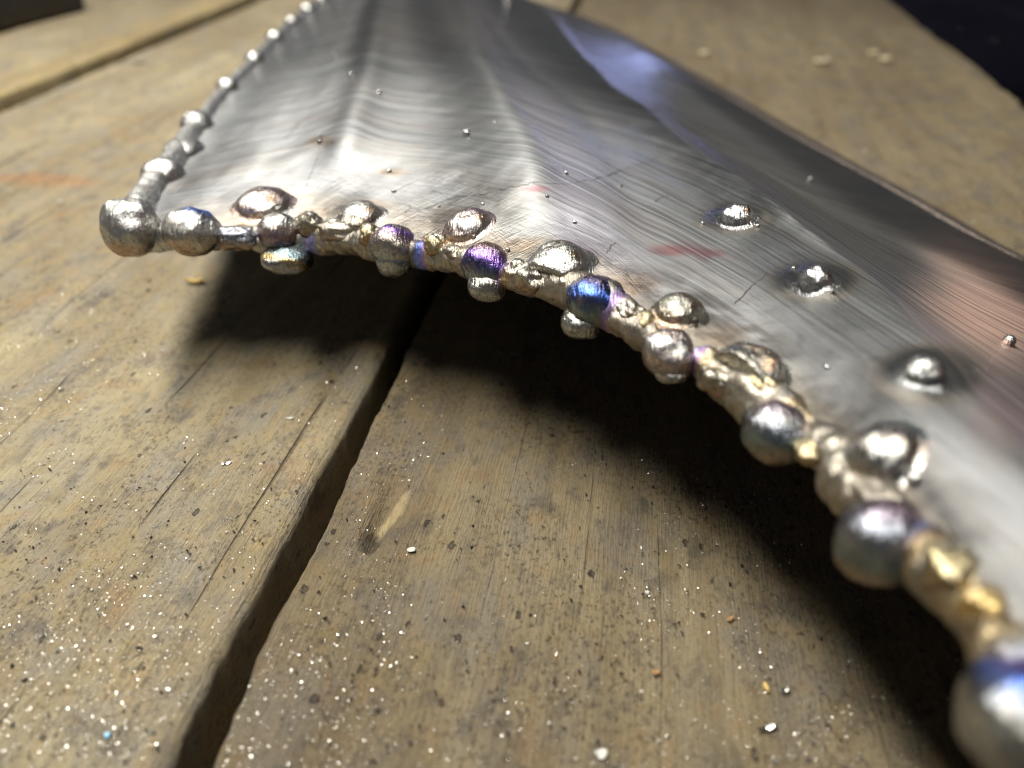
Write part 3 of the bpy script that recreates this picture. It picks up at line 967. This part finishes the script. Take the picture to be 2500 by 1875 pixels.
# beads along the long left edge
LEFT = [(398, 424, 44, .72, 1.0), (450, 368, 40, .62, 1.0), (482, 306, 33, .9, 1), (556, 217, 23, 1, 1), (622, 149, 20, 1, 1), (671, 97, 18, 1, 1), (713, 57, 16, 1, 1), (751, 26, 15, 1, 1), (787, 1, 14, 1, 1), (820, -17, 13, 1, 1)]
lu, lv, lt = proj(rimL)
for q, (u, v, rp, sz, _) in enumerate(LEFT):
    i = int(np.argmin((lu - u) ** 2 + (lv - v) ** 2))
    r = rp * 1.2 * lt[i] / FPX
    along = rimL[min(i + 3, 419)] - rimL[max(i - 3, 0)]
    sq = (1.35 if q == 1 else 1.0, 1.0, sz)
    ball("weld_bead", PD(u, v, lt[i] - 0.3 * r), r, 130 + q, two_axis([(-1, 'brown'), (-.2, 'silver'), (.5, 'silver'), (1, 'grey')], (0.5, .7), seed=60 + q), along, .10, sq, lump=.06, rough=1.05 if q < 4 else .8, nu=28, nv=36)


# beads that sit on the sheet: a dome with a skirt that runs out into it
def dome(name, u, v, rx, ry, hgt, key, seed, rough=1.0, skirt=1.35, label=None, n_ring=30, n_ang=44, lump=0.06):
    i, j = find(u, v + ry * 0.35)
    c = G[i, j]
    n = NRM[i, j]
    dep = proj(c)[2]
    R = rx * dep / FPX
    t, b, n = frame_from(n, gx[i, j])
    prof = []
    for x in np.linspace(0, 1, n_ring):
        if x < 0.72:
            a = x / 0.72 * math.radians(90)
            prof.append((math.sin(a) * 0.97, math.cos(a) * 0.86 + 0.14))
        else:
            y = (x - 0.72) / 0.28
            prof.append((0.97 + (skirt - 0.97) * y, 0.14 * (1 - y) ** 2.5 - 0.03 * y))
    prof = np.array(prof)
    ph = np.linspace(0, 2 * math.pi, n_ang, endpoint=False)
    x = prof[:, 0][:, None] * np.cos(ph); y = prof[:, 0][:, None] * np.sin(ph); z = np.repeat(prof[:, 1][:, None], n_ang, 1)
    d = np.stack([x, y, z], -1)
    k = 1 + lump * 2.0 * fbm(d * 1.4 + seed, 2, seed) + lump * fbm(d * 4 + seed, 2, seed + 1)
    aspect = 1.0
    L = np.stack([x * k * R, y * k * R * aspect, z * k * R * hgt], -1)
    i0, i1, j0, j1 = max(i - 45, 0), min(i + 46, NS), max(j - 45, 0), min(j + 46, NW)
    Q = G[i0:i1, j0:j1].reshape(-1, 3) - c
    qt, qb, qn = Q @ t, Q @ b, Q @ n
    dd = (L[..., 0].reshape(-1, 1) - qt) ** 2 + (L[..., 1].reshape(-1, 1) - qb) ** 2
    idx = np.argpartition(dd, 4, axis=1)[:, :4]
    wt = 1 / (np.take_along_axis(dd, idx, 1) + 1e-6)
    base_h = ((qn[idx] * wt).sum(1) / wt.sum(1)).reshape(L.shape[:2])
    # what would hang over the sheet's border is drawn back to it and tucked in
    near1 = dd.argmin(1)
    over = np.sqrt(dd.min(1)).reshape(L.shape[:2])
    ov = sstep(0.05, 0.09, over)[..., None]
    L[..., :2] = L[..., :2] * (1 - ov) + np.stack([qt[near1], qb[near1]], -1).reshape(L.shape[:2] + (2,)) * ov
    L[..., 2] = L[..., 2] * (1 - ov[..., 0]) - 0.05 * ov[..., 0]
    low = sstep(0.15, 0.75, np.hypot(x, y))
    V = c + L[..., :1] * t + L[..., 1:2] * b + (L[..., 2:] + (base_h * low)[..., None]) * n
    wd = (x[..., None] * t + y[..., None] * b + z[..., None] * n)
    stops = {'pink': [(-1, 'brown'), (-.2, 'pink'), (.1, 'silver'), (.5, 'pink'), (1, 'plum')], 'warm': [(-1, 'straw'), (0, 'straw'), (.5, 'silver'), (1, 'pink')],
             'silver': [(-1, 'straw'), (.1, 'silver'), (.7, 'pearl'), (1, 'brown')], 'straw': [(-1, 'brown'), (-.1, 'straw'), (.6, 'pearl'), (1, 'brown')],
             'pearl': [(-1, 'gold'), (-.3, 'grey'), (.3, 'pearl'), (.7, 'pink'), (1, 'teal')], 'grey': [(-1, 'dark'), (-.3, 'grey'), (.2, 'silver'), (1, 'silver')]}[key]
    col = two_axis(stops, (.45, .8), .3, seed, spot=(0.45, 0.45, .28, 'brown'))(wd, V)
    al = np.full(col.shape[:-1] + (1,), rough)
    o = mesh_obj(name, V.reshape(-1, 3), grid_faces(n_ring, n_ang, wrap=True), M_WELD, wing, tint=np.concatenate([col, al], -1).reshape(-1, 4), weld=True)
    if label:
        o["label"] = label
    return o


for q, (u, v, rx, ry, hgt, key) in enumerate(UROW):
    dome("weld_bead", u, v, rx * 1.03, ry, hgt, key, 200 + q * 3, rough=1.0 if q < 5 else .85)
for q, (u, v, rx, ry, hgt, key) in enumerate(INNER):
    dome("tack_weld", u, v, rx * 1.05, ry, hgt * 1.15, key, 240 + q * 3, rough=.85, skirt=1.45)
for q, (u, v, rp, hg) in enumerate(SPAT):
    i, j = find(u, v)
    c = G[i, j]; r = rp * proj(c)[2] / FPX
    ball("spatter", c + NRM[i, j] * r * (hg - 0.45), r, 300 + q, lambda d, V: np.broadcast_to(C['silver'], d.shape), squash=(1, 1, max(1, hg * .8)), lump=.05, nu=12, nv=16, rough=.8)


# long scratches in the sheet
def scratch(px, wid=0.0055):
    P = []
    for a, b in zip(px[:-1], px[1:]):
        for k in np.linspace(0, 1, 12, endpoint=False):
            P.append((a[0] + (b[0] - a[0]) * k, a[1] + (b[1] - a[1]) * k))
    P.append(px[-1])
    V, F = [], []
    for k, (u, v) in enumerate(P):
        jit = rng.normal(0, 2.0, 2)
        i, j = find(u + jit[0], v + jit[1])
        n = NRM[i, j]
        c = G[i, j] + n * 0.006
        V.append(c)
    V = np.array(V)
    V[1:-1] = (V[:-2] + V[1:-1] * 2 + V[2:]) / 4
    tn = np.gradient(V, axis=0); tn /= np.linalg.norm(tn, axis=1, keepdims=True) + 1e-9
    sd = np.cross(tn, [0, 0, 1.0]); sd /= np.linalg.norm(sd, axis=1, keepdims=True) + 1e-9
    wv = wid * (0.25 + rng.random(len(V)))[:, None]
    W = np.stack([V - sd * wv, V + sd * wv], 1).reshape(-1, 3)
    mesh_obj("scratch", W, [(2 * k, 2 * k + 1, 2 * k + 3, 2 * k + 2) for k in range(len(V) - 1)], M_SCRATCH, wing)


for px in [[(1035, 512), (1110, 482), (1180, 474), (1250, 458), (1300, 446)], [(1300, 446), (1370, 450), (1450, 438), (1540, 410), (1610, 385)],
           [(740, 470), (765, 410), (780, 370)], [(700, 340), (730, 300)], [(1795, 742), (1830, 705), (1872, 668)], [(2120, 878), (2180, 870), (2230, 862)],
           [(990, 520), (1005, 498)], [(1630, 476), (1600, 492)], [(1500, 592), (1480, 620)]]:
    scratch(px)

# ------------------------------------------------------------------ loose things on the bench
cP, sP = math.cos(PHI), math.sin(PHI)


def top_z(x, y):
    p = x * cP - y * sP
    return np.where(p > -3.25, 0.0, np.where(p > -17.4, 0.02, 0.08))


def in_gap(x, y):
    p = x * cP - y * sP
    q = x * sP + y * cP
    return (p > eL(q) - 0.12) & (p < eR(q) + 0.04)


def scatter(n, tlo, thi, seed, clump=0.0, ulim=(-80, 2580)):
    """n points on the bench, spread evenly over the part in view between the picture rows thi..tlo"""
    g = np.random.default_rng(seed)
    u = g.uniform(*ulim, n * 4); v = g.uniform(tlo, thi, n * 4)
    P = PZ(u, v, 0.0)
    k = ~in_gap(P[:, 0], P[:, 1])
    if clump:
        dn = fbm(xyz(P[:, 0] * .55, P[:, 1] * .40, seed), 3, seed) + 0.5 * fbm(xyz(P[:, 0] * 2.2, P[:, 1] * 1.6, seed), 2, seed + 1)
        k &= g.random(n * 4) < sstep(-clump, clump, dn)
    P = P[k][:n]
    return P, g


def flakes(name, P, g, size_lo, size_hi, mat, tilt=0.5, power=2.5, thick=0.15, elong=1.5, label=None):
    n = len(P)
    sz = size_lo + (size_hi - size_lo) * g.random(n) ** power
    a = g.uniform(0, 2 * math.pi, n)
    nrm = np.stack([g.normal(0, tilt, n), g.normal(0, tilt, n), np.ones(n)], 1); nrm /= np.linalg.norm(nrm, axis=1, keepdims=True)
    t = np.stack([np.cos(a), np.sin(a), np.zeros(n)], 1); t -= nrm * (t * nrm).sum(1, keepdims=True); t /= np.linalg.norm(t, axis=1, keepdims=True)
    b = np.cross(nrm, t)
    el = 1 + elong * g.random(n) ** 2
    P = P.copy()
    P[:, 2] = top_z(P[:, 0], P[:, 1]) + sz * 0.35 + 0.012
    V = np.zeros((n, 8, 3))
    for k in range(4):
        ang = k * math.pi / 2 + g.uniform(-.5, .5, n)
        rr = sz * g.uniform(.6, 1.1, n)
        off = t * (np.cos(ang) * rr * el)[:, None] + b * (np.sin(ang) * rr)[:, None]
        V[:, k] = P + off + nrm * (sz * thick)[:, None]
        V[:, k + 4] = P + off * .9 - nrm * (sz * thick)[:, None]
    base_ = (np.arange(n) * 8)[:, None]
    F = np.vstack([base_ + np.array([q]) for q in [(0, 1, 2, 3), (7, 6, 5, 4), (0, 4, 5, 1), (1, 5, 6, 2), (2, 6, 7, 3), (3, 7, 4, 0)]])
    o = mesh_obj(name, V.reshape(-1, 3), F, mat, None, smooth=False)
    return o


def stuff(o, label):
    o["kind"] = "stuff"
    o["label"] = label
    return o


P, g = scatter(26000, 655, 1960, 51, 0.32)
stuff(flakes("metal_filings", P, g, 0.0022, 0.0090, M_FLAKE, 0.55, power=4.5), "fine bright metal filings scattered over the planks")
P, g = scatter(900, 1250, 1960, 52, 0.35)
stuff(flakes("pale_dust", P, g, 0.0035, 0.012, M_PALE, 0.4, power=5), "pale grinding dust sprinkled over the near part of the bench")
P, g = scatter(1500, 640, 1960, 53, 0.35)
stuff(flakes("dark_grit", P, g, 0.005, 0.020, M_GRIT, 0.4, power=3, thick=.4), "dark grit and scale lying on the planks")
P, g = scatter(130, 20, 640, 54, 0.4)
stuff(flakes("coarse_dust", P, g, 0.02, 0.06, M_PALE, 0.3, power=3), "pale specks of dust on the far part of the bench")


def chip(name, u, v, rl, rs, rot, mat, label, cat, thick=0.35, z0=None, bend=0.2, group=None, seed=1, nseg=10):
    """a small irregular flake or splinter lying on the bench"""
    g = np.random.default_rng(seed)
    c = PZ(u, v, 0.0)
    dep = proj(c)[2]
    c[2] = float(top_z(c[0], c[1])) if z0 is None else z0
    a, b = rl * dep / FPX, rs * dep / FPX
    ang = np.linspace(0, 2 * math.pi, nseg, endpoint=False)
    k = 1 + g.uniform(-.25, .25, nseg)
    x, y = a * np.cos(ang) * k, b * np.sin(ang) * k
    ca, sa = math.cos(rot), math.sin(rot)
    th = thick * b
    zb = bend * a * (x / a) ** 2
    ring = lambda sc, z: np.stack([(x * ca - y * sa) * sc, (x * sa + y * ca) * sc, zb + z], 1)
    V = np.vstack([ring(.85, 0.012), ring(1.0, 0.012 + th * .5), ring(.72, 0.012 + th), [[0, 0, 0.012 + th * 1.15]], [[0, 0, 0.012]]])
    n = nseg
    F = []
    for j in range(n):
        j2 = (j + 1) % n
        F += [(j, j2, n + j2, n + j), (n + j, n + j2, 2 * n + j2, 2 * n + j), (2 * n + j, 2 * n + j2, 3 * n), (j2, j, 3 * n + 1)]
    o = mesh_obj(name, V, F, mat, None, smooth=False)
    o.location = Vector(c) * S
    return tag(o, label, cat, group)


chip("wood_chip", 480, 694, 26, 10, 0.05, M_CHIP, "small yellow wood chip on the left plank just below the sheet's pointed corner", "wood chip", .7, seed=2)
chip("metal_flake", 556, 1137, 14, 6, 0.5, M_FLAKE, "silver metal sliver on the left plank, midway between its cracks and the open joint", "metal flake", .5, seed=3)
chip("metal_flake", 708, 1027, 9, 4, 0.1, M_PALE, "short white fleck close to the left side of the open joint", "metal flake", .6, seed=4)
chip("metal_flake", 1003, 1345, 10, 10, 0.0, M_PALE, "round white flake on the right plank below the torn splinter hole", "metal flake", .28, seed=5)
chip("metal_flake", 1580, 1452, 6, 6, 0.0, M_PALE, "tiny white ball in the middle of the right plank", "metal flake", 1.2, seed=6)
chip("metal_flake", 1467, 1843, 15, 14, 0.0, M_PALE, "largest blurred white flake at the bottom edge of the picture", "metal flake", .25, seed=7)
chip("metal_flake", 1915, 1692, 14, 8, 0.2, M_FLAKE, "shiny bluish metal crumb beside a dark pit near the lower right", "metal flake", 1.0, seed=8)
chip("rust_chip", 1602, 1645, 11, 8, 0.1, M_RUSTCHIP, "orange brown chip on the near part of the right plank", "rust chip", .6, seed=9)
chip("rust_chip", 1782, 1514, 12, 6, 0.6, M_RUSTCHIP, "orange brown chip beside a dark smear, right of the plank's middle", "rust chip", .6, seed=10)
chip("rust_chip", 1868, 1682, 6, 16, 0.1, M_CHIP, "narrow yellowish splinter left of the bluish crumb", "rust chip", .6, seed=11)
chip("blue_speck", 265, 1803, 9, 9, 0.0, M_BLUECHIP, "blurred pale blue speck on the left plank near the bottom edge", "speck", .9, seed=12)
chip("metal_flake", 1870, 1782, 24, 9, 0.2, M_FLAKE, "blurred white cluster of filings near the lower right", "metal flake", .5, seed=13)
chip("wood_chip", 2160, 152, 15, 13, 0.7, M_TAN, "pale crumb on the far right of the bench, right one of a pair", "wood chip", .8, seed=14)
chip("wood_chip", 2130, 135, 12, 10, 0.2, M_TAN, "pale crumb on the far right of the bench, left one of a pair", "wood chip", .8, seed=15)
chip("wood_chip", 2005, 157, 20, 13, 0.2, M_TAN, "pale wide crumb left of the pair of crumbs on the far bench", "wood chip", .8, seed=16)
chip("wood_chip", 1718, 135, 13, 10, 0.0, M_TAN, "pale crumb on the bench just beyond the sheet's rolled edge", "wood chip", .8, seed=17)
chip("dark_crumb", 342, 158, 17, 8, 0.1, M_GRIT, "dark smudge like crumb on the plank left of the beaded edge", "crumb", .3, seed=18)

# dark steel bar and a cloth, far out of focus
def bar(name, A, B, r, mat, label, cat, nr=14, lump=.1, seed=1):
    A, B = np.array(A, float), np.array(B, float)
    pts = A + (B - A) * np.linspace(0, 1, 30)[:, None]
    tan = (B - A) / np.linalg.norm(B - A)
    sd = np.cross(tan, [0, 0, 1.0]); sd /= np.linalg.norm(sd)
    u2 = np.cross(sd, tan)
    a = np.linspace(0, 2 * math.pi, nr, endpoint=False)
    prof = np.sign(np.cos(a)) * np.abs(np.cos(a)) ** .5, np.sign(np.sin(a)) * np.abs(np.sin(a)) ** .5
    V = pts[:, None] + r * (sd * prof[0][None, :, None] + u2 * prof[1][None, :, None])
    V = V + (lump * r * fbm(V * .8, 2, seed))[..., None] * np.array([.3, .3, 1])
    F = [tuple(f) for f in grid_faces(30, nr, True)] + [tuple(range(nr))[::-1], tuple(range(29 * nr, 30 * nr))]
    o = mesh_obj(name, V.reshape(-1, 3), F, mat, None)
    return tag(o, label, cat)


a0, b0 = PZ(-260, 60, 0.9), PZ(150, -30, 0.9)
bar("steel_bar", a0, b0, 1.0, M_BLACK, "dark steel bar lying out of focus on the bench in the far left corner", "steel bar", seed=4)


def cloth():
    nx, ny = 60, 40
    x = np.linspace(0, 1, nx); y = np.linspace(0, 1, ny)
    X, Y = np.meshgrid(x, y, indexing='ij')
    V = xyz(120 + 110 * X, 330 + 110 * Y, -79 + 0 * Y)
    V[..., 2] += (34 + 26 * fbm(xyz(X * 4, Y * 4, 1), 3, 3)) * np.clip(np.sin(X * math.pi) * np.sin(Y * math.pi), 0, 1) ** .6
    o = mesh_obj("dark_cloth", V.reshape(-1, 3), grid_faces(nx, ny), M_CLOTH, None)
    o.modifiers.new("thickness", 'SOLIDIFY').thickness = 0.3 * S
    return tag(o, "dark bluish heap of cloth, out of focus, beyond the right side of the bench", "cloth")


cloth()
